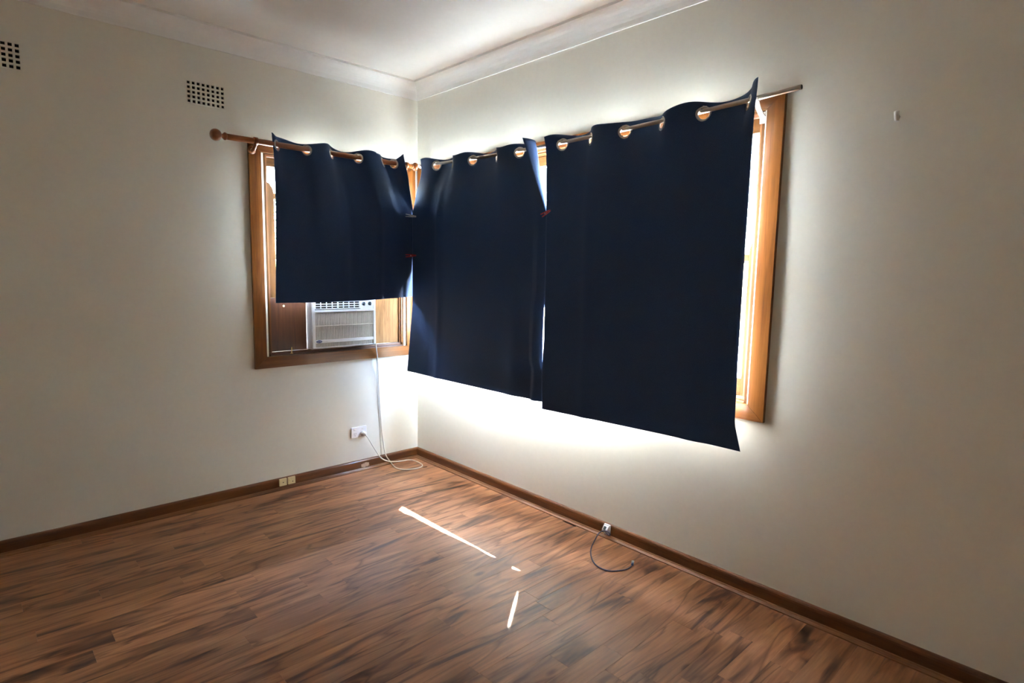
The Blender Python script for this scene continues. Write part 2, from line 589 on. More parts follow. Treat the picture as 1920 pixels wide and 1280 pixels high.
vh = [(x - VENT_W / 2, x + VENT_W / 2, z - VENT_H / 2, z + VENT_H / 2) for x, z in VENTS]
wl_o = wall_with_holes(lw, X0 - TH, 0.0, -0.02, ZC, TH, [LWIN] + vh).build('wall_left', M['wall'])
tag(wl_o, 'off-white painted wall with two vents and the air conditioner window', 'wall', kind='structure')
wr_o = wall_with_holes(rw, -TH, -Y0 + TH, -0.02, ZC, TH, [RWIN]).build('wall_right', M['wall'])
tag(wr_o, 'off-white painted wall with the wide curtained window', 'wall', kind='structure')
o = MB().box((X0 - TH, Y0, -0.02), (X0, 0, ZC)).build('wall_side', M['wall'])
tag(o, 'plain off-white wall facing the wide window', 'wall', kind='structure')
o = MB().box((X0 - TH, Y0 - TH, -0.02), (0.0, Y0, ZC)).build('wall_back', M['wall'])
tag(o, 'plain off-white wall behind the viewer', 'wall', kind='structure')
o = MB().box((X0 - TH, Y0 - TH, ZC), (TH, TH, ZC + 0.05)).build('ceiling', M['ceil'])
tag(o, 'flat white painted ceiling', 'ceiling', kind='structure')
EAVE = 0.52
mb = MB().box((X0 - 0.6, Y0 - 0.6, ZC + 0.05), (EAVE, 1.05, ZC + 0.11)).box((EAVE, TH, ZC + 0.05), (1.05, 1.05, ZC + 0.11))  # left side and unseen corner piece widened to block stray sun
o = mb.build('roof', M['roof'])
tag(o, 'flat pale eave sheet over the windows, widened past the corner to block sun', 'roof', kind='structure')


def run(prof, P, a_end, name, mat, mitre=True):
    """profile (d, z) carried along a wall from the corner; mitred in the corner"""
    sgn = -1 if P is lw else 1
    s0 = [P(sgn * d, d, z) for d, z in prof]
    s1 = [P(a_end, d, z) for d, z in prof]
    return MB().sections([s0, s1]).build(name, mat)


cove = [(0.0, ZB - 0.006), (0.0075, ZB - 0.006), (0.0085, ZB + 0.002)]
for k in range(9):
    t = k / 8 * math.pi / 2
    cove.append((0.0085 + 0.066 * (1 - math.cos(t)), ZB + 0.004 + 0.083 * math.sin(t)))
cove += [(0.083, ZC - 0.013), (0.083, ZC), (0.0, ZC)]
tag(run(cove, lw, X0, 'trim_1', M['cornice']), 'white coved cornice above the wall with the vents', 'cornice', kind='structure')
tag(run(cove, rw, -Y0, 'trim_2', M['cornice']), 'white coved cornice above the wide curtained window', 'cornice', kind='structure')

skirt = [(0.0, 0.0), (0.018, 0.0), (0.018, 0.054), (0.0165, 0.062), (0.012, 0.068), (0.006, 0.0705), (0.0, 0.071)]
tag(run(skirt, lw, X0, 'baseboard_left', M['bx']), 'dark varnished skirting board under the air conditioner window', 'skirting board', kind='structure')
tag(run(skirt, rw, -Y0, 'baseboard_right', M['by']), 'dark varnished skirting board below the wide curtained window', 'skirting board', kind='structure')
scotia = [(0.018, 0.0), (0.0395, 0.0), (0.0395, 0.005), (0.034, 0.0075), (0.026, 0.0105), (0.0235, 0.0145), (0.018, 0.0155)]
tag(run(scotia, lw, X0, 'trim_3', M['qx']), 'light timber scotia strip along the air conditioner wall', 'floor trim', kind='structure')
tag(run(scotia, rw, -Y0, 'trim_4', M['qy']), 'light timber scotia strip along the wide window wall', 'floor trim', kind='structure')

# floor: separate laminate strips over a sub-floor
sub = MB().box((X0, Y0, -0.02), (0, 0, -0.008)).build('floor', M['sub'])
tag(sub, 'reddish brown wood laminate floor laid in staggered strips', 'floor', kind='structure')
PW, GAP = 0.0945, 0.0004
rows = int((-Y0) / PW) + 1
rng = random.Random(3)
for r in range(rows):
    y1 = -0.012 - r * PW
    y0 = max(y1 - PW + GAP, Y0 + 0.005)
    if y1 - y0 < 0.02:
        continue
    x = -0.012 + rng.uniform(0.0, 0.6)
    while x > X0 + 0.01:
        ln = rng.choice((0.42, 0.62, 0.80, 0.95, 1.15)) * rng.uniform(0.92, 1.08)
        xa, xb = max(x - ln + GAP, X0 + 0.005), min(x, -0.012)
        x -= ln
        if xb - xa < 0.06:
            continue
        b = 0.0003
        mb = MB()
        lo = [(xa, y0, -0.008), (xb, y0, -0.008), (xb, y1, -0.008), (xa, y1, -0.008)]
        mi = [(p[0], p[1], -b) for p in lo]
        to = [(xa + b, y0 + b, 0), (xb - b, y0 + b, 0), (xb - b, y1 - b, 0), (xa + b, y1 - b, 0)]
        mb.sections([lo, mi, to])
        mb.build('plank', M['plank'], sub)

kc = on(797, 875.2, 2, 0)
kh = MB().prism([(kc.x + 0.021 * math.cos(t) * (1 + 0.15 * math.sin(3 * t)), kc.y + 0.011 * math.sin(t), 0.0001) for t in [k * math.pi / 8 for k in range(16)]], (0, 0, 0.0004))
tag(kh.build('knot_mark', M['sub'], sub), 'small dark mark')

# ------------------------------------------------------------------ wall vents


def wall_vent(x, z, label):
    e = empty('wall_vent', (x, 0, z), label, 'vent', 'air vents high on the wall')
    nx, nz, hole = 8, 5, 0.0155
    px, pz = 0.0247, 0.0242
    mb = MB()
    xs = [-VENT_W / 2 + 0.0005] + [c for i in range(nx) for c in ((i - 3.5) * px - hole / 2, (i - 3.5) * px + hole / 2)] + [VENT_W / 2 - 0.0005]
    zs = [-VENT_H / 2 + 0.0005] + [c for i in range(nz) for c in ((i - 2) * pz - hole / 2, (i - 2) * pz + hole / 2)] + [VENT_H / 2 - 0.0005]
    holes = [(x + xs[2 * i + 1], x + xs[2 * i + 2], z + zs[2 * j + 1], z + zs[2 * j + 2]) for i in range(nx) for j in range(nz)]
    g = wall_with_holes(lambda a, d, zz: lw(a, d + 0.0012, zz), x + xs[0], x + xs[-1], z + zs[0], z + zs[-1], 0.012, holes)
    g.build('grille', M['wall'], e)
    y = 0.0125
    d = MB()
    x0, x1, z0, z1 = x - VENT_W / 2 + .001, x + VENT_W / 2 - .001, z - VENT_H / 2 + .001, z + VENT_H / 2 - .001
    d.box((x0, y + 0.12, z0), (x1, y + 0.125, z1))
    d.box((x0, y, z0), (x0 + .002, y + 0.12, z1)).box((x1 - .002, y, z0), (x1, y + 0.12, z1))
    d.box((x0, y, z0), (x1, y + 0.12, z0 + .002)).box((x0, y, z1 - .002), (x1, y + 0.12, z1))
    d.build('duct', M['dark'], e)  # near-black lining paints the shade seen through the grille holes


wall_vent(*VENTS[0], 'painted plaster air vent with square holes, the one closer to the window corner')
wall_vent(*VENTS[1], 'painted plaster air vent with square holes, the one farther from the window corner')

# ------------------------------------------------------------------ windows


def quad_board(P, pts, d0, d1, name, mat, parent, ch=0.006, inner=None):
    """flat board with corners pts (a,z) between depths d0 (back) and d1 (front), front edges eased"""
    c = Vector((sum(p[0] for p in pts) / 4, sum(p[1] for p in pts) / 4))
    back = [P(a, d0, z) for a, z in pts]
    mid = [P(a, d1 - ch, z) for a, z in pts]
    fr = []
    for i, (a, z) in enumerate(pts):
        e1 = (Vector(pts[i - 1]) - Vector((a, z))).normalized()
        e2 = (Vector(pts[(i + 1) % 4]) - Vector((a, z))).normalized()
        w = inner[i] if inner else (ch * 0.6, ch * 0.6)
        q = Vector((a, z)) + e1 * w[0] + e2 * w[1]
        fr.append(P(q.x, d1, q.y))
    return MB().sections([back, mid, fr]).build(name, mat, parent)


def bd(P, a0, a1, z0, z1, d0, d1, name, mat, parent, b=0.002):
    A, B = P(a0, d0, z0), P(a1, d1, z1)
    return MB().bbox(A, B, b).build(name, mat, parent)


def casing(P, outer, inner, par, mh, ov_th=0.02, left=True):
    a0, a1, z0, z1 = outer
    b0, b1, y0, y1 = inner
    e = 0.004
    cf = ((e, 0), (0, 0))
    specs = [([(a0, z0), (b0, y0), (b0, y1), (a0, z1)], M['wz']),
             ([(a1, z0), (a1, z1), (b1, y1), (b1, y0)], M['wz']),
             ([(a0, z1), (b0, y1), (b1, y1), (a1, z1)], mh),
             ([(a0, z0), (a1, z0), (b1, y0), (b0, y0)], mh)]
    for pts, m in specs:
        quad_board(P, pts, 0.0005, ov_th, 'casing_board', m, par, ch=0.005, inner=[(0.0006, 0.0006)] * 4)


def sash(P, a0, a1, z0, z1, d_in, th, stile, rail_b, rail_t, par, mh, horn=0.0, name='sash'):
    """one sliding sash with stiles, rails and pane; horn > 0 adds rounded tips above the top rail"""
    d0, d1 = d_in - th, d_in
    sh = bd(P, a0 + stile, a1 - stile, z0, z0 + rail_b, d0, d1, name, mh, par)
    bd(P, a0 + stile, a1 - stile, z1 - rail_t, z1, d0, d1, 'top_rail', mh, sh)
    for s, (p0, p1) in ((1, (a0, a0 + stile)), (-1, (a1 - stile, a1))):
        if horn:
            out = p0 if s == 1 else p1
            inn = p1 if s == 1 else p0
            w = inn - out
            prof = [(out, z0), (inn, z0), (inn, z1), (inn - w * 0.04, z1 + horn * 0.25), (inn - w * 0.16, z1 + horn * 0.5),
                    (inn - w * 0.34, z1 + horn * 0.72), (inn - w * 0.40, z1 + horn * 0.86), (inn - w * 0.62, z1 + horn * 0.97), (out, z1 + horn)]
            MB().prism([P(a, d0, z) for a, z in prof], P(0, d1, 0) - P(0, d0, 0)).build('stile', M['sz'], sh)
        else:
            bd(P, p0, p1, z0, z1, d0, d1, 'stile', M['sz'], sh)
    MB().box(P(a0 + stile - .005, d_in - th * 0.55, z0 + rail_b - .005), P(a1 - stile + .005, d_in - th * 0.55 - 0.003, z1 - rail_t + .005)).build('pane', M['glass'], sh)
    return sh


def jamb_liner(P, op, par, mh, depth=0.135):
    a0, a1, z0, z1 = op
    t = 0.012
    bd(P, a0, a0 + t, z0, z1, -depth, 0.0, 'jamb', M['sz'], par)
    bd(P, a1 - t, a1, z0, z1, -depth, 0.0, 'jamb', M['sz'], par)
    bd(P, a0 + t, a1 - t, z1 - t, z1, -depth, 0.0, 'head_jamb', mh, par)


# left window -----------------------------------------------------------
w1 = empty('window_1', (-0.61, 0, 0.79), 'varnished timber sash window holding the air conditioner, lower sash raised', 'window', kind='structure')
casing(lw, (-1.184, -0.030, 0.787, 2.131), (-1.113, -0.104, 0.856, 2.078), w1, M['wx'])
jamb_liner(lw, LWIN, w1, M['sx'])
# stop beads
for a in ((-1.083, -1.0755), (-0.1395, -0.132)):
    bd(lw, a[0], a[1], 0.88, 2.073, -0.016, -0.001, 'stop_bead', M['wz'], w1, 0.001)
bd(lw, -1.0755, -0.1395, 2.058, 2.073, -0.016, -0.001, 'stop_bead', M['wx'], w1, 0.001)
# sill
bd(lw, -1.083, -0.132, 0.846, 0.862, -0.19, 0.0005, 'window_sill', M['sill'], w1)
bd(lw, -1.083, -0.132, 0.862, 0.880, -0.135, -0.018, 'sill_step', M['sill'], w1)
sash(lw, -1.082, -0.133, 1.218, 1.852, -0.018, 0.034, 0.052, 0.078, 0.034, w1, M['sx'], horn=0.062, name='raised_sash')
sash(lw, -1.082, -0.133, 1.455, 2.070, -0.060, 0.034, 0.030, 0.034, 0.055, w1, M['sx'], name='upper_sash')
# packing boards either side of the unit, left one dark, right one paler tan
bd(lw, -1.081, -0.840, 0.881, 1.217, -0.040, -0.026, 'packing_board', M['ply_dark'], w1)
bd(lw, -0.378, -0.150, 0.881, 1.217, -0.040, -0.026, 'packing_board', M['ply_tan'], w1)
bd(lw, -0.1495, -0.1325, 0.881, 1.217, -0.040, -0.012, 'packing_batten', M['wz'], w1)
tag(MB().lathe((-0.985, 0.027, 1.165), (0, -1, 0), [(0, 0.007), (0.003, 0.007), (0.004, 0.004)], 14).build('hole_plug', M['cream'], w1), 'small pale plug')
pin = MB().lathe((-0.948, 0.009, 0.862), (0, 0, 1), [(0, 0.008), (0.004, 0.008), (0.006, 0.004), (0.035, 0.0035), (0.042, 0.002)], 14)
tag(pin.build('sash_pin', M['brass'], w1), 'small upright brass pin')

# right window ----------------------------------------------------------
w2 = empty('window_2', (0, -1.32, 0.79), 'wide varnished timber window behind the two long curtains', 'window', kind='structure')
casing(rw, (0.030, 2.604, 0.785, 2.134), (0.104, 2.533, 0.852, 2.080), w2, M['wy'])
jamb_liner(rw, RWIN, w2, M['sy'])
bd(rw, 0.132, 2.508, 0.846, 0.862, -0.19, 0.0005, 'window_sill', M['wy'], w2)
bd(rw, 0.132, 2.508, 0.862, 0.880, -0.135, -0.014, 'sill_step', M['wy'], w2)
MUL = (1.955, 2.015)
bd(rw, MUL[0], MUL[1], 0.880, 2.073, -0.13, -0.002, 'mullion', M['wz'], w2)
bd(rw, 2.4995, 2.508, 0.880, 2.073, -0.016, -0.001, 'stop_bead', M['wz'], w2, 0.001)
bd(rw, MUL[1], 2.4995, 2.056, 2.073, -0.016, -0.001, 'stop_bead', M['wy'], w2, 0.001)
sash(rw, MUL[1] + .001, 2.507, 0.881, 1.497, -0.018, 0.034, 0.028, 0.075, 0.030, w2, M['sy'], horn=0.066, name='lower_sash')
sash(rw, MUL[1] + .001, 2.507, 1.460, 2.070, -0.060, 0.034, 0.022, 0.030, 0.060, w2, M['sy'], name='upper_sash')
sash(rw, 0.133, MUL[0] - .001, 0.881, 2.072, -0.060, 0.034, 0.035, 0.045, 0.055, w2, M['sy'], name='fixed_sash')

# ------------------------------------------------------------------ curtain rods
ROD_D = 0.090


def steel_z(a):
    t = (a - 1.42) / 1.28
    return 2.086 + 0.032 * t * t


POLE_Z = 2.120
pr = empty('curtain_pole', lw(-0.7, ROD_D, POLE_Z), 'reddish wooden curtain pole with ball finials over the air conditioner window', 'curtain pole')
MB().tube([lw(-1.325 + i * 0.0605, ROD_D, POLE_Z) for i in range(21)], 0.0165, 18).build('pole', M['pole'], pr)
fin = [(0.0, 0.0168), (0.004, 0.0205), (0.012, 0.0210), (0.018, 0.0150), (0.022, 0.0115), (0.026, 0.0115), (0.029, 0.015)]
for k in range(1, 12):
    t = k / 12 * math.pi
    fin.append((0.056 - 0.030 * math.cos(t), 0.0325 * math.sin(t) ** 0.8))
fin.append((0.0862, 0.001))
fin = [(h, max(r, 0.0135) if 0.028 <= h < 0.036 else r) for h, r in fin]
MB().lathe(lw(-1.325, ROD_D, POLE_Z), (-1, 0, 0), fin, 24).build('finial', M['pole'], pr)
MB().lathe(lw(-0.115, ROD_D, POLE_Z), (1, 0, 0), [(h * 0.62, r * 0.9) for h, r in fin], 24).build('finial', M['pole'], pr)
for xb in (-1.168, -0.150):
    b = MB()
    b.lathe(lw(xb - 0.011, ROD_D, POLE_Z), (1, 0, 0), [(0, 0.0166), (0.001, 0.0225), (0.021, 0.0225), (0.022, 0.0166)], 20)
    br = b.build('bracket_ring', M['pole'], pr)
    arm = MB()
    arm.tube(spline([lw(xb, 0.022, POLE_Z - 0.040), lw(xb, 0.045, POLE_Z - 0.042), lw(xb, 0.070, POLE_Z - 0.034), lw(xb, ROD_D, POLE_Z - 0.017)], 5),
             [0.012 - 0.0002 * i for i in range(16)], 12)
    arm.lathe(lw(xb, 0.0205, POLE_Z - 0.040), (0, -1, 0), [(0, 0.024), (0.005, 0.024), (0.010, 0.018), (0.013, 0.012)], 20)
    arm.build('bracket', M['pole'], pr)

sr = empty('curtain_rod', rw(1.4, ROD_D, 2.09), 'thin brushed steel curtain rod across the wide window', 'curtain rod')
MB().tube([rw(0.175 + i * 0.1, ROD_D, steel_z(0.175 + i * 0.1)) for i in range(26)] + [rw(2.692, ROD_D, steel_z(2.692))], 0.0095, 16).build('rod', M['steel'], sr)
MB().lathe(rw(2.6915, ROD_D, steel_z(2.692)), (0, -1, 0), [(0, 0.0085), (0.0015, 0.0085), (0.0016, 0.002)], 16).build('end_plug', M['dark'], sr)
MB().lathe(rw(0.178, ROD_D, steel_z(0.175)), (0, 1, 0), [(0, 0.009), (0.004, 0.0135), (0.012, 0.0165), (0.020, 0.013), (0.025, 0.004)], 18).build('end_knob', M['whitepaint'], sr)  # white colour stands in for light reflected by the steel rod end
for ab in (0.225, 2.520):
    zb = steel_z(ab)
    b = MB()
    # flat curved arm rising from a plate on the casing to a cup under the rod
    prof = []
    for k in range(9):
        t = k / 8
        prof.append((0.021 + 0.069 * t, zb - 0.060 + 0.046 * (t ** 1.8)))
    top = [(d, z + 0.006) for d, z in prof]
    b.prism([rw(ab - 0.010, d, z) for d, z in prof + top[::-1]], rw(0.020, 0, 0))
    b.bbox(rw(ab - 0.012, 0.0205, zb - 0.085), rw(ab + 0.012, 0.025, zb - 0.040), 0.001)
    cup = [(ROD_D + 0.0135 * math.cos(t), zb + 0.0135 * math.sin(t)) for t in [math.pi + k * math.pi / 10 for k in range(11)]]
    cin = [(ROD_D + 0.0105 * math.cos(t), zb + 0.0105 * math.sin(t)) for t in [math.pi + k * math.pi / 10 for k in range(11)]]
    b.prism([rw(ab - 0.010, d, z) for d, z in cup + cin[::-1]], rw(0.020, 0, 0))
    b.build('bracket', M['whitepaint'], sr)

# ------------------------------------------------------------------ curtains


def curtain(P, label, left, right, grommets, ztop, bottom, amp, decay, lapel=None, ncol=170, rod_r=0.0095, rodz=None, folds=(), ztop_edge=None, flare=None):
    """left/right: tables (v, a, d) of the side edges; bottom: table (u, z, d); grommets: along-wall spots on the rod
    lapel: (v_end, width, lift, sideways) turns the right side edge out towards the room"""
    aL, aR = left[0][1], right[0][1]
    vs_ = [i * 0.0105 for i in range(12)]
    v = vs_[-1]
    while v < 1.0:
        v += 0.0155
        vs_.append(min(v, 1.0))
    g = list(grommets)
    H = 1.35

    def wave(u):
        a = aL + (aR - aL) * u
        ed = [aL - (g[0] - aL) * 0.6] + g + [aR + (aR - g[-1]) * 0.9 + 0.03]
        for i in range(len(ed) - 1):
            if a <= ed[i + 1] or i == len(ed) - 2:
                s = math.sin(math.pi * (a - ed[i]) / (ed[i + 1] - ed[i]))
                s = math.tanh(1.25 * s) / math.tanh(1.25)
                w = min(1.0, (ed[i + 1] - ed[i]) / 0.17)
                return s * w * (1 if i % 2 == 0 else -1)
        return 0

    def pt(u, v):
        la, ld = lerp_table(left, v)
        ra, rd = lerp_table(right, v)
        zb, db = lerp_table(bottom, u)
        la0, ld0 = lerp_table(left, 1.0)
        ra0, rd0 = lerp_table(right, 1.0)
        a = la + (ra - la) * u
        d = ld + (rd - ld) * u + (db - (ld0 + (rd0 - ld0) * u)) * v ** 1.5
        k = min(1.0, v / 0.16)
        k = k * k * (3 - 2 * k)
        d = ROD_D + (d - ROD_D) * k
        if flare:
            d += flare(u) * (1 - k)
        pin = min(1.0, max(0.0, (v - 0.12) / 0.2))
        d += amp * wave(u) * decay(v) * (1 - pin * min(1.0, max(0.0, (u - 0.84) / 0.12)))
        for c, w, h, v0, v1 in folds:      # extra soft folds: centre u, width, height, fade in from v0 to v1
            f = min(1, max(0, (v - v0) / (v1 - v0)))
            d += h * f * math.exp(-((u - c) / w) ** 2)
        zt = ztop(a if v == 0 else aL + (aR - aL) * u)
        if ztop_edge:
            zt += ztop_edge(u)
        z = zt + (zb - zt) * v
        return a, d, z
    cols = [i / (ncol - 1) for i in range(ncol)]
    grid = [[P(*pt(u, v)) for u in cols] for v in vs_]
    nextra = 0
    if lapel:
        ve, w0, lift, side = lapel
        nextra = 6
        for row, v in zip(grid, vs_):
            wv = w0 * max(0.0, 1 - (v / ve) ** 1.15) + 0.004
            a, d, z = pt(1.0, v)
            for k in range(1, nextra + 1):
                t = k / nextra
                row.append(P(a + wv * (side * t * t + 0.10 * math.sin(math.pi * t)), d + wv * t,
                             z + lift * t * max(0, 1 - v / ve)))
    e = empty('curtain', grid[0][ncol // 2], label, 'curtain', 'navy eyelet curtains')
    nc = ncol + nextra
    cents = []
    for ga in g:
        u = (ga - aL) / (aR - aL)
        v = 0.001
        zt = pt(u, 0)[2]
        zc = (rodz(ga) - (0.0235 - rod_r) + 0.002)
        zb = lerp_table(bottom, u)[0]
        v = (zt - zc) / (zt - zb)
        c = P(*pt(u, v))
        n = (P(*pt(u + .004, v)) - P(*pt(u - .004, v))).cross(P(*pt(u, v + .006)) - P(*pt(u, v - .006))).normalized()
        cents.append((c, n))
    mb = MB()
    for row in grid:
        mb.v += row
    for i in range(len(vs_) - 1):
        for j in range(nc - 1):
            q = (i * nc + j, i * nc + j + 1, (i + 1) * nc + j + 1, (i + 1) * nc + j)
            m = (mb.v[q[0]] + mb.v[q[2]]) / 2
            if j < ncol and any((m - c).length < 0.0265 for c, n in cents):
                continue
            mb.face(q, True)
    fab = mb.build('fabric', M['navy'], e, fix=False)
    so = fab.modifiers.new('thickness', 'SOLIDIFY')
    so.thickness = 0.0012
    so.offset = 0
    # pale blockout backing, inset from the hems, on the window side
    lm = MB()
    lv = [v for v in vs_ if 0.006 <= v <= 0.985]
    lu = [u for u in cols if 0.005 <= u <= 0.995][::2]
    off = 0.0028
    for v in lv:
        for u in lu:
            a, d, z = pt(u, v)
            p = P(a, d, z)
            n = (P(*pt(u + .01, v)) - P(*pt(u - .01, v))).cross(P(*pt(u, v + .01)) - P(*pt(u, v - .01))).normalized()
            if n.dot(P(0, 1, 0)) > 0:
                n = -n
            lm.v.append(p + n * off)
    for i in range(len(lv) - 1):
        for j in range(len(lu) - 1):
            k = len(lu)
            if any(((lm.v[i * k + j] + lm.v[(i + 1) * k + j + 1]) / 2 - c).length < 0.030 for c, n in cents):
                continue
            lm.face((i * k + j, i * k + j + 1, (i + 1) * k + j + 1, (i + 1) * k + j), True)
    tag(lm.build('lining', M['lining'], e, fix=False), 'pale blockout lining')
    for c, n in cents:
        ri, ro = 0.0225, 0.0335
        prof = [(0.0, ri), (0.0022, ri + 0.0008), (0.0032, ri + 0.004), (0.0030, ri + 0.007), (0.0012, ro - 0.0005), (0.0, ro)]
        rb = MB()
        ax = n.orthogonal().normalized()
        ay = n.cross(ax)
        ring = prof + [(-h, r) for h, r in prof[::-1][1:-1]]
        N = 32
        for k in range(N):
            t = 2 * math.pi * k / N
            for h, r in ring:
                rb.v.append(c + n * h + (ax * math.cos(t) + ay * math.sin(t)) * r)
        R_ = len(ring)
        for k in range(N):
            for j in range(R_):
                rb.face((k * R_ + j, k * R_ + (j + 1) % R_, ((k + 1) % N) * R_ + (j + 1) % R_, ((k + 1) % N) * R_ + j), True)
        rb.build('grommet', M['ring'], e)
    return e


# short curtain over the air conditioner window
curtain(lw, 'short navy eyelet curtain on the wooden pole, hanging above the air conditioner',
        left=[(0, -1.080, 0.100), (0.1, -1.072, 0.098), (0.35, -1.066, 0.095), (0.7, -1.074, 0.098), (1, -1.088, 0.110)],
        right=[(0, -0.246, 0.105), (0.10, -0.212, 0.106), (0.25, -0.161, 0.110), (0.395, -0.112, 0.1165), (0.5, -0.106, 0.1168), (0.7, -0.103, 0.1168), (1, -0.104, 0.113)],
        grommets=[-1.050, -0.871, -0.716, -0.533, -0.352, -0.268],
        ztop=lambda a: 2.160, bottom=[(0, 1.193, 0.112), (0.3, 1.190, 0.105), (0.6, 1.196, 0.108), (1, 1.218, 0.112)],
        amp=0.046, decay=lambda v: 0.42 * (1 - v) ** 0.6 + 0.58 * math.exp(-v * 7), lapel=(0.40, 0.058, 0.03, 0.30), rod_r=0.0165, rodz=lambda a: POLE_Z,
        folds=[(0.47, 0.03, 0.010, 0.1, 0.5), (0.72, 0.02, 0.010, 0.2, 0.5), (0.84, 0.05, 0.014, 0.55, 1.0), (0.93, 0.018, 0.008, 0.7, 1.0)],
        ztop_edge=lambda u: 0.022 * math.exp(-(u / 0.02) ** 2) + 0.010 * math.sin(u * 19) * (1 if u < .8 else 0) - 0.014 * max(0, (u - .85) / .15))

# long curtain in the corner
curtain(rw, 'long navy eyelet curtain by the room corner, pulled over and pegged to the short one',
        left=[(0, 0.235, 0.095), (0.06, 0.215, 0.100), (0.15, 0.165, 0.112), (0.25, 0.1170, 0.118), (0.42, 0.1166, 0.119), (0.52, 0.1175, 0.121), (0.68, 0.150, 0.142), (1, 0.210, 0.228)],
        right=[(0, 1.300, 0.105), (0.08, 1.325, 0.104), (0.18, 1.360, 0.102), (0.27, 1.394, 0.102), (0.33, 1.405, 0.104), (0.58, 1.407, 0.106), (0.64, 1.389, 0.104), (0.76, 1.385, 0.104), (0.85, 1.391, 0.108), (0.88, 1.418, 0.112), (1, 1.424, 0.128)],
        grommets=[0.366, 0.539, 0.739, 0.957, 1.149, 1.270],
        ztop=lambda a: steel_z(a) + 0.033, bottom=[(0, 0.706, 0.228), (0.06, 0.700, 0.203), (0.14, 0.692, 0.178), (0.25, 0.689, 0.170), (0.5, 0.688, 0.162), (0.65, 0.686, 0.150), (0.84, 0.684, 0.131), (0.91, 0.684, 0.126), (0.945, 0.685, 0.151), (1, 0.686, 0.128)],
        amp=0.046, decay=lambda v: 0.10 * (1 - v) ** 2 + 0.90 * math.exp(-v * 13), lapel=(0.285, 0.085, 0.004, -0.12), rodz=steel_z,
        folds=[(0.22, 0.025, 0.008, 0.05, 0.3), (0.80, 0.05, 0.012, 0.5, 0.9)],
        ztop_edge=lambda u: 0.006 * math.sin(u * 31))

# long curtain at the far end of the rod
curtain(rw, 'long navy eyelet curtain at the end of the steel rod away from the room corner',
        left=[(0, 1.384, 0.100), (0.1, 1.390, 0.104), (0.3, 1.395, 0.108), (0.5, 1.400, 0.112), (0.75, 1.402, 0.112), (0.86, 1.401, 0.122), (1, 1.427, 0.140)],
        right=[(0, 2.550, 0.140), (0.08, 2.536, 0.125), (0.2, 2.517, 0.095), (0.45, 2.507, 0.080), (0.75, 2.506, 0.079), (0.93, 2.514, 0.088), (1, 2.560, 0.118)],
        grommets=[1.482, 1.673, 1.885, 2.090, 2.296, 2.501],
        ztop=lambda a: steel_z(a) + 0.036, bottom=[(0, 0.648, 0.140), (0.06, 0.648, 0.132), (0.3, 0.652, 0.118), (0.6, 0.660, 0.112), (0.85, 0.668, 0.112), (1, 0.670, 0.118)],
        amp=0.046, decay=lambda v: 0.10 * (1 - v) ** 2 + 0.90 * math.exp(-v * 13), rodz=steel_z, ncol=180,
        folds=[(0.25, 0.03, 0.007, 0.05, 0.4), (0.8, 0.06, 0.010, 0.5, 0.9)],
        ztop_edge=lambda u: 0.022 * math.exp(-((1 - u) / 0.05) ** 2) + 0.005 * math.sin(u * 28),
        flare=lambda u: 0.03 * max(0, (u - 0.95) / 0.05))

# ------------------------------------------------------------------ pegs


def peg(loc, direction, mat, label, L_=0.072):
    e = empty('clothes_peg', loc, label, 'clothes peg', 'pegs joining the curtains')
    t = Vector(direction).normalized()
    view = (Vector(loc) - CAM).normalized()
    nrm = t.cross(view).normalized()
    dep = t.cross(nrm).normalized()
    loc = Vector(loc)
    for s in (-1, 1):
        pts = [(-L_ * 0.5, 0.0105), (-L_ * 0.5, 0.0050), (-L_ * 0.05, 0.0015), (L_ * 0.1, 0.0006), (L_ * 0.5, 0.0006), (L_ * 0.5, 0.0045), (L_ * 0.05, 0.0085)]
        MB().prism([loc + t * x + nrm * (s * y) - dep * 0.005 for x, y in pts], dep * 0.010).build('jaw', mat, e)
    sp = MB()
    sp.tube([loc - dep * 0.0065 + nrm * 0.004, loc - dep * 0.0065 - nrm * 0.004], 0.0035, 8)
    sp.tube([loc + dep * 0.0065 + nrm * 0.004, loc + dep * 0.0065 - nrm * 0.004], 0.0035, 8)
    sp.build('spring', M['wire'], e)


peg((-0.150, -0.142, 1.775), (0.8, -0.6, -0.10), M['greypeg'], 'grey clothes peg joining two curtains in the room corner')
peg((-0.152, -0.144, 1.503), (0.8, -0.6, 0.06), M['red'], 'red clothes peg in the room corner below the grey peg')
peg((-0.128, -1.408, 1.722), (-0.15, -1, 0.30), M['red'], 'red clothes peg joining the two long curtains')

# ------------------------------------------------------------------ air conditioner
ac = empty('air_conditioner', (-0.611, 0, 0.88), 'white window air conditioner set in the raised sash below the short curtain', 'air conditioner')
AX0, AX1 = -0.837, -0.385
FD = 0.062
bd(lw, AX0, AX1, 0.884, 1.213, -0.30, 0.044, 'case', M['acside'], ac, 0.004)
bz = MB()
Z = dict(b=0.893, lg=0.924, ib=0.944, it=1.123, lb=1.143, lt=1.192, t=1.213)
bz.bbox(lw(AX0, 0.0445, Z['b']), lw(AX0 + 0.0165, FD, Z['t']), 0.002)
bz.bbox(lw(AX1 - 0.0165, 0.0445, Z['b']), lw(AX1, FD, Z['t']), 0.002)
for za, zb in ((Z['b'], Z['b'] + 0.004), (Z['lg'], Z['ib']), (Z['it'], Z['lb'] - 0.006), (Z['lt'], Z['t'])):
    bz.bbox(lw(AX0 + 0.0165, 0.0445, za), lw(AX1 - 0.0165, FD - 0.001, zb), 0.0015)
bz.build('bezel', M['acwhite'], ac)
MB().box(lw(AX0 + .01, 0.0445, Z['b'] + .002), lw(AX1 - .01, 0.048, Z['lb'] - .008)).build('filter', M['filter'], ac)
sl = MB()
n = 46
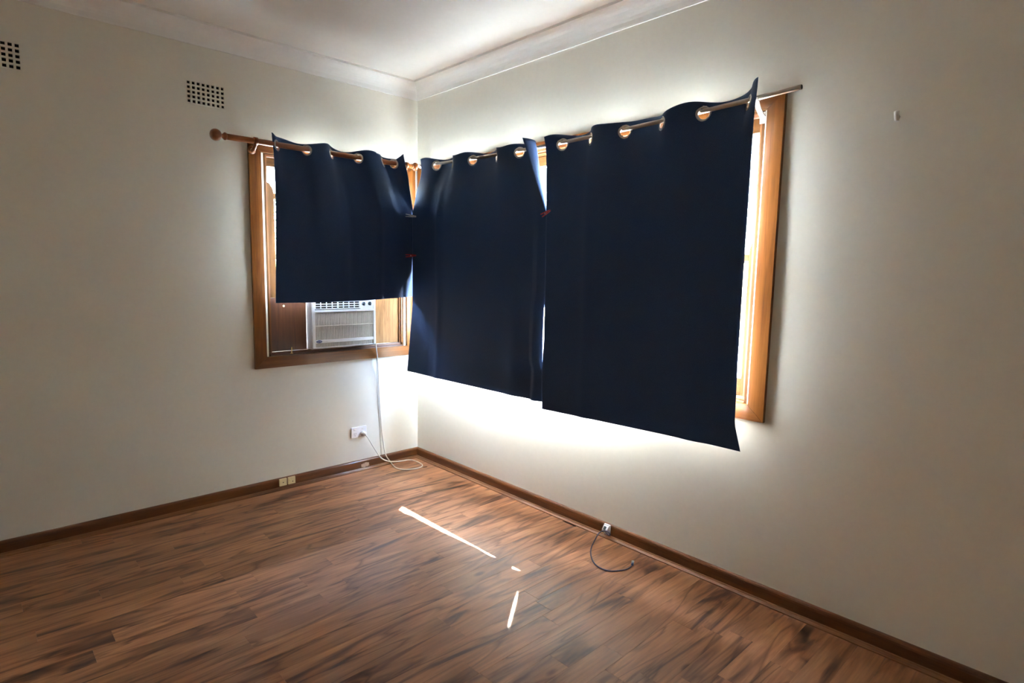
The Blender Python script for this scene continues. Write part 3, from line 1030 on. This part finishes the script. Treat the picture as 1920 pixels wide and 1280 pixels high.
for i in range(n):
    x = AX0 + 0.0165 + (AX1 - AX0 - 0.033) * (i + 0.5) / n
    for za, zb in ((Z['ib'], Z['it']), (Z['b'] + .004, Z['lg'])):
        sl.box(lw(x - 0.0022, 0.049, za), lw(x + 0.0022, 0.0575, zb))
sl.box(lw(AX0 + .0165, 0.049, 1.032), lw(AX1 - .0165, 0.0580, 1.0375))
tag(sl.build('intake_grille', M['slat'], ac), 'beige vertical-slat intake grille', kind='stuff')
LX0, LX1 = AX0 + 0.0165, -0.497
MB().box(lw(LX0, 0.0445, Z['lb'] - .007), lw(LX1, 0.0465, Z['lt'])).build('outlet_shade', M['dark'], ac)  # flat near-black plate paints the shade behind the louvre
lv = MB()
fz0, fz1 = Z['lb'] + 0.002, Z['lt'] - 0.002
for k in range(4):
    z = fz0 + (fz1 - fz0) * k / 3
    lv.box(lw(LX0 + .002, 0.0475, z - 0.0023), lw(LX1 - .002, 0.058, z + 0.0023))
for k in range(9):
    x = LX0 + .004 + (LX1 - LX0 - .008) * k / 8
    w = 0.0035 if k in (0, 4, 8) else 0.0018
    lv.box(lw(x - w, 0.0475, fz0), lw(x + w, 0.057, fz1))
lv.build('air_outlet_louvre', M['acwhite'], ac)
cp = bd(lw, LX1 + .001, AX1 - .0165, Z['lb'] - .006, Z['lt'], 0.0445, 0.056, 'control_panel', M['acwhite'], ac, 0.001)
for xk in (-0.474, -0.428):
    kb = MB().lathe(lw(xk, 0.056, 1.172), (0, -1, 0), [(0, 0.0125), (0.003, 0.0125), (0.004, 0.0105), (0.010, 0.0095), (0.011, 0.006)], 20)
    kb.box(lw(xk - 0.003, 0.066, 1.160), lw(xk + 0.003, 0.072, 1.184))
    kb.build('knob', M['knob'], cp)
bx_, bz_ = AX0 + 0.041, 0.9345
el = MB()
N = 28
el.prism([lw(bx_ + 0.0195 * math.cos(t), FD - .001, bz_ + 0.0088 * math.sin(t)) for t in [2 * math.pi * k / N for k in range(N)]], lw(0, 0.0022, 0))
bo = el.build('badge', M['badge'], ac)
tc = bpy.data.curves.new('lettering', 'FONT')
tc.body = 'Carrier'
tc.size = 0.0105
tc.align_x = 'CENTER'
tc.align_y = 'CENTER'
tc.shear = 0.25
tc.extrude = 0.0003
to = bpy.data.objects.new('lettering_curve', tc)
COL.objects.link(to)
to.rotation_euler = (math.radians(90), 0, 0)
to.location = lw(bx_, FD + 0.0016, bz_)
bpy.context.view_layer.update()
dg = bpy.context.evaluated_depsgraph_get()
me = bpy.data.meshes.new_from_object(to.evaluated_get(dg))
me.transform(to.matrix_world)
bpy.data.objects.remove(to)
me.materials.clear()
me.materials.append(M['letter'])
lo = bpy.data.objects.new('lettering', me)
COL.objects.link(lo)
lo.parent = bo
# power cord from the unit down the wall, looped on the floor and up to the socket


def L(u, v, d):
    return on(u, v, 1, -d)


def FL(u, v, z=0.004):
    return on(u, v, 2, z)


path = [lw(-0.392, 0.040, 0.900), L(704, 645, 0.056), L(706.5, 662, 0.034), L(708.5, 682, 0.026), L(709.5, 700, 0.018), L(711, 740, 0.015), L(714, 780, 0.013),
        L(716, 805, 0.010), L(719, 830, 0.016), L(721.6, 847, 0.028), L(725, 856, 0.040), FL(731, 864, 0.02), FL(739, 874), FL(748, 878.5), FL(762, 880), FL(778, 878.5),
        FL(789, 875.5), FL(792, 871.5), FL(785, 866.5), FL(774, 862.5, 0.006), L(764, 862, 0.055), L(752, 864, 0.062), L(738.5, 865.2, 0.070), L(725, 863.5, 0.066), L(715, 858.5, 0.060),
        L(707.5, 849, 0.055), L(701, 839, 0.050), L(694, 827, 0.044), L(689, 819, 0.040), L(685.5, 815, 0.036)]
cord = MB().tube(spline(path, 5), 0.0040, 8).build('power_cord', M['cord'], ac)
pc = L(681.5, 812.5, 0.026)
pg = MB().lathe((pc.x, -0.0115, pc.z), (0, -1, 0), [(0, 0.0165), (0.003, 0.0185), (0.012, 0.0185), (0.015, 0.0155), (0.026, 0.013), (0.031, 0.012), (0.032, 0.006), (0.029, 0.004)], 22)
pg.build('plug', M['cord'], cord)

# ------------------------------------------------------------------ sockets and small fittings
so = empty('power_outlet', (-0.493, 0, 0.238), 'white double power outlet with one plug in it, low on the wall', 'power outlet')
bd(lw, -0.552, -0.434, 0.238, 0.312, 0.0005, 0.0095, 'plate', M['whiteplastic'], so, 0.003)
for xs in (-0.524, -0.462):
    MB().bbox(lw(xs - 0.009, 0.009, 0.290), lw(xs + 0.009, 0.0125, 0.301), 0.0015).build('switch', M['whitepaint'], so)
slots = MB()
for dx, dz, rot in ((-0.006, 0.005, 0.5), (0.006, 0.005, -0.5), (0, -0.009, 0)):
    c, s = math.cos(rot), math.sin(rot)
    q = [(-0.0011, -0.004), (0.0011, -0.004), (0.0011, 0.004), (-0.0011, 0.004)]
    slots.prism([lw(-0.524 + dx + c * a - s * b, 0.0094, 0.262 + dz + s * a + c * b) for a, b in q], lw(0, 0.0005, 0))
slots.build('socket_slots', M['knob'], so)

cz = MB()
prof = [(-0.007, 0), (-0.007, 0.0012), (-0.0045, 0.003), (0.0045, 0.003), (0.007, 0.0012), (0.007, 0)]
cz.sections([[lw(-0.310 + a, 0.0003 + d, 0.0725) for a, d in prof], [lw(-0.326 + a, 0.0003 + d, 0.36) for a, d in prof],
             [lw(-0.336 + a, 0.0003 + d, 0.62) for a, d in prof], [lw(-0.342 + a, 0.0003 + d, 0.784) for a, d in prof]])
tag(cz.build('cable_duct', M['wall']), 'slim wall-coloured cable duct running from the window frame to the skirting board', 'cable duct')

for i, (xa, lab) in enumerate(((-1.040, 'small square cream cable plate with a centred hole, on the skirting board'),
                               (-0.985, 'small square cream cable plate with an off-centre hole, on the skirting board'))):
    e = empty('cable_plate', (xa, -0.018, 0.024), lab, 'wall plate', 'cream plates on the skirting board')
    bd(lw, xa - 0.0235, xa + 0.0235, 0.024, 0.070, 0.0183, 0.0300, 'cover', M['cream'], e, 0.002)
    hx, hz = (xa, 0.046) if i == 0 else (xa + 0.006, 0.040)
    MB().lathe(lw(hx, 0.0299, hz), (0, -1, 0), [(0, 0.0036), (0.0004, 0.0036), (0.0005, 0.001)], 12).build('screw_hole', M['bark'], e)
    if i == 1:
        MB().bbox(lw(xa - 0.0165, 0.0295, 0.046), lw(xa - 0.0085, 0.0365, 0.058), 0.001).build('jack_cover', M['cream'], e)

e = empty('network_socket', rw(1.819, 0.018, 0.017), 'small white network socket box on the skirting board below the wide window', 'network socket')
bd(rw, 1.800, 1.838, 0.018, 0.074, 0.0183, 0.030, 'back_box', M['whiteplastic'], e, 0.002)
wz = [(0.030, 0.028), (0.030, 0.070), (0.038, 0.066), (0.050, 0.050), (0.048, 0.036)]
MB().prism([rw(1.803, d, z) for d, z in wz], rw(0.032, 0, 0)).build('angled_cover', M['whiteplastic'], e)
MB().prism([rw(1.811, d, z) for d, z in ((0.0385, 0.0658), (0.0392, 0.0664), (0.0508, 0.0508), (0.0501, 0.0502))], rw(0.014, 0, 0)).build('port', M['knob'], e)


def RW(u, v, d):
    return on(u, v, 0, -d)


nc_ = empty('network_cable', (-0.16, -1.9, 0), 'short dark blue network cable curled on the floor below the wide window', 'network cable')
path = [rw(1.826, 0.046, 0.038), RW(1142.5, 1003.5, 0.054), RW(1143, 999, 0.060), RW(1139, 996, 0.062), RW(1131, 995, 0.070), RW(1123, 999, 0.085), FL(1115.6, 1011.6, 0.022), FL(1109, 1025.6, 0.008),
        FL(1107.7, 1037.8), FL(1111, 1050), FL(1117.5, 1059), FL(1128.8, 1065.8), FL(1143.8, 1070), FL(1159.7, 1069.5), FL(1173.8, 1067), FL(1182, 1062.5), FL(1185.5, 1058)]
sp_ = spline(path, 6)
MB().tube(sp_, 0.0034, 8).build('cable', M['bluecable'], nc_)
p0, p1 = FL(1185.5, 1059, 0.006), FL(1187, 1050.5, 0.007)
t = (p1 - p0).normalized()
MB().tube([p0, p0 + t * 0.020], [0.0058, 0.0062], 10).build('boot', M['bluebooty'], nc_)
sdv = t.cross(Vector((0, 0, 1)))
MB().prism([p0 + t * 0.019 + sdv * a + Vector((0, 0, b)) for a, b in ((-0.006, -0.004), (0.006, -0.004), (0.006, 0.004), (-0.006, 0.004))], t * 0.020).build('connector', M['clearplug'], nc_)

hk = empty('wall_hook', rw(2.998, 0, 1.955), 'tiny white plastic peg fixed high on the bare wall beside the wide window', 'wall hook')
c = rw(2.998, 0.014, 1.956)
MB().lathe(c, (0.0, 0.10, 1), [(0, 0.0055), (0.003, 0.0075), (0.030, 0.0085), (0.034, 0.0085), (0.034, 0.0060), (0.026, 0.0050), (0.026, 0.0005)], 16).build('cup', M['whitepaint'], hk)
MB().lathe(rw(2.998, 0.0, 1.972), (-1, 0, 0), [(0.0003, 0.006), (0.010, 0.0045)], 12).build('stem', M['whitepaint'], hk)

# ------------------------------------------------------------------ outside
g = MB().box((-14, TH, -0.62), (14, 14, -0.60)).box((TH, -14, -0.62), (14, TH, -0.60)).build('outside_ground', M['ground'])
tag(g, 'pale paved ground outside the windows', 'ground', kind='structure')


def shrub(loc, h, rad, n, label, seed):
    rng = random.Random(seed)
    e = empty('tree', loc, label, 'tree', 'greenery outside the windows')
    loc = Vector(loc)
    st = MB()
    st.tube([loc, loc + Vector((0.03, 0.02, h * 0.3)), loc + Vector((0, 0.05, h * 0.6))], [0.07, 0.05, 0.03], 8)
    for k in range(7):
        a = k * 0.9
        st.tube([loc + Vector((0, 0.03, h * (0.3 + 0.04 * k))), loc + Vector((math.cos(a) * rad * 0.7, math.sin(a) * rad * 0.7, h * (0.5 + 0.06 * k)))], [0.025, 0.008], 6)
    st.build('trunk', M['bark'], e)
    lf = MB()
    for i in range(n):
        th, ph = rng.uniform(0, 2 * math.pi), math.acos(rng.uniform(-1, 1))
        r = rng.random() ** 0.4
        c = loc + Vector((rad * r * math.sin(ph) * math.cos(th), rad * r * math.sin(ph) * math.sin(th), h * 0.68 + h * 0.36 * r * math.cos(ph)))
        a = Vector((rng.uniform(-1, 1), rng.uniform(-1, 1), rng.uniform(-0.6, 0.6))).normalized()
        b = a.cross(Vector((rng.uniform(-1, 1), rng.uniform(-1, 1), rng.uniform(-1, 1)))).normalized()
        s = rng.uniform(0.03, 0.06)
        q = len(lf.v)
        lf.v += [c - a * s, c + b * s * 0.4, c + a * s, c - b * s * 0.4]
        lf.face((q, q + 1, q + 2, q + 3))
    tag(lf.build('foliage', M['leaf'], e, fix=False), kind='stuff')


shrub((-0.2, 4.6, -0.60), 3.1, 1.3, 9000, 'leafy green tree outside the air conditioner window', 5)
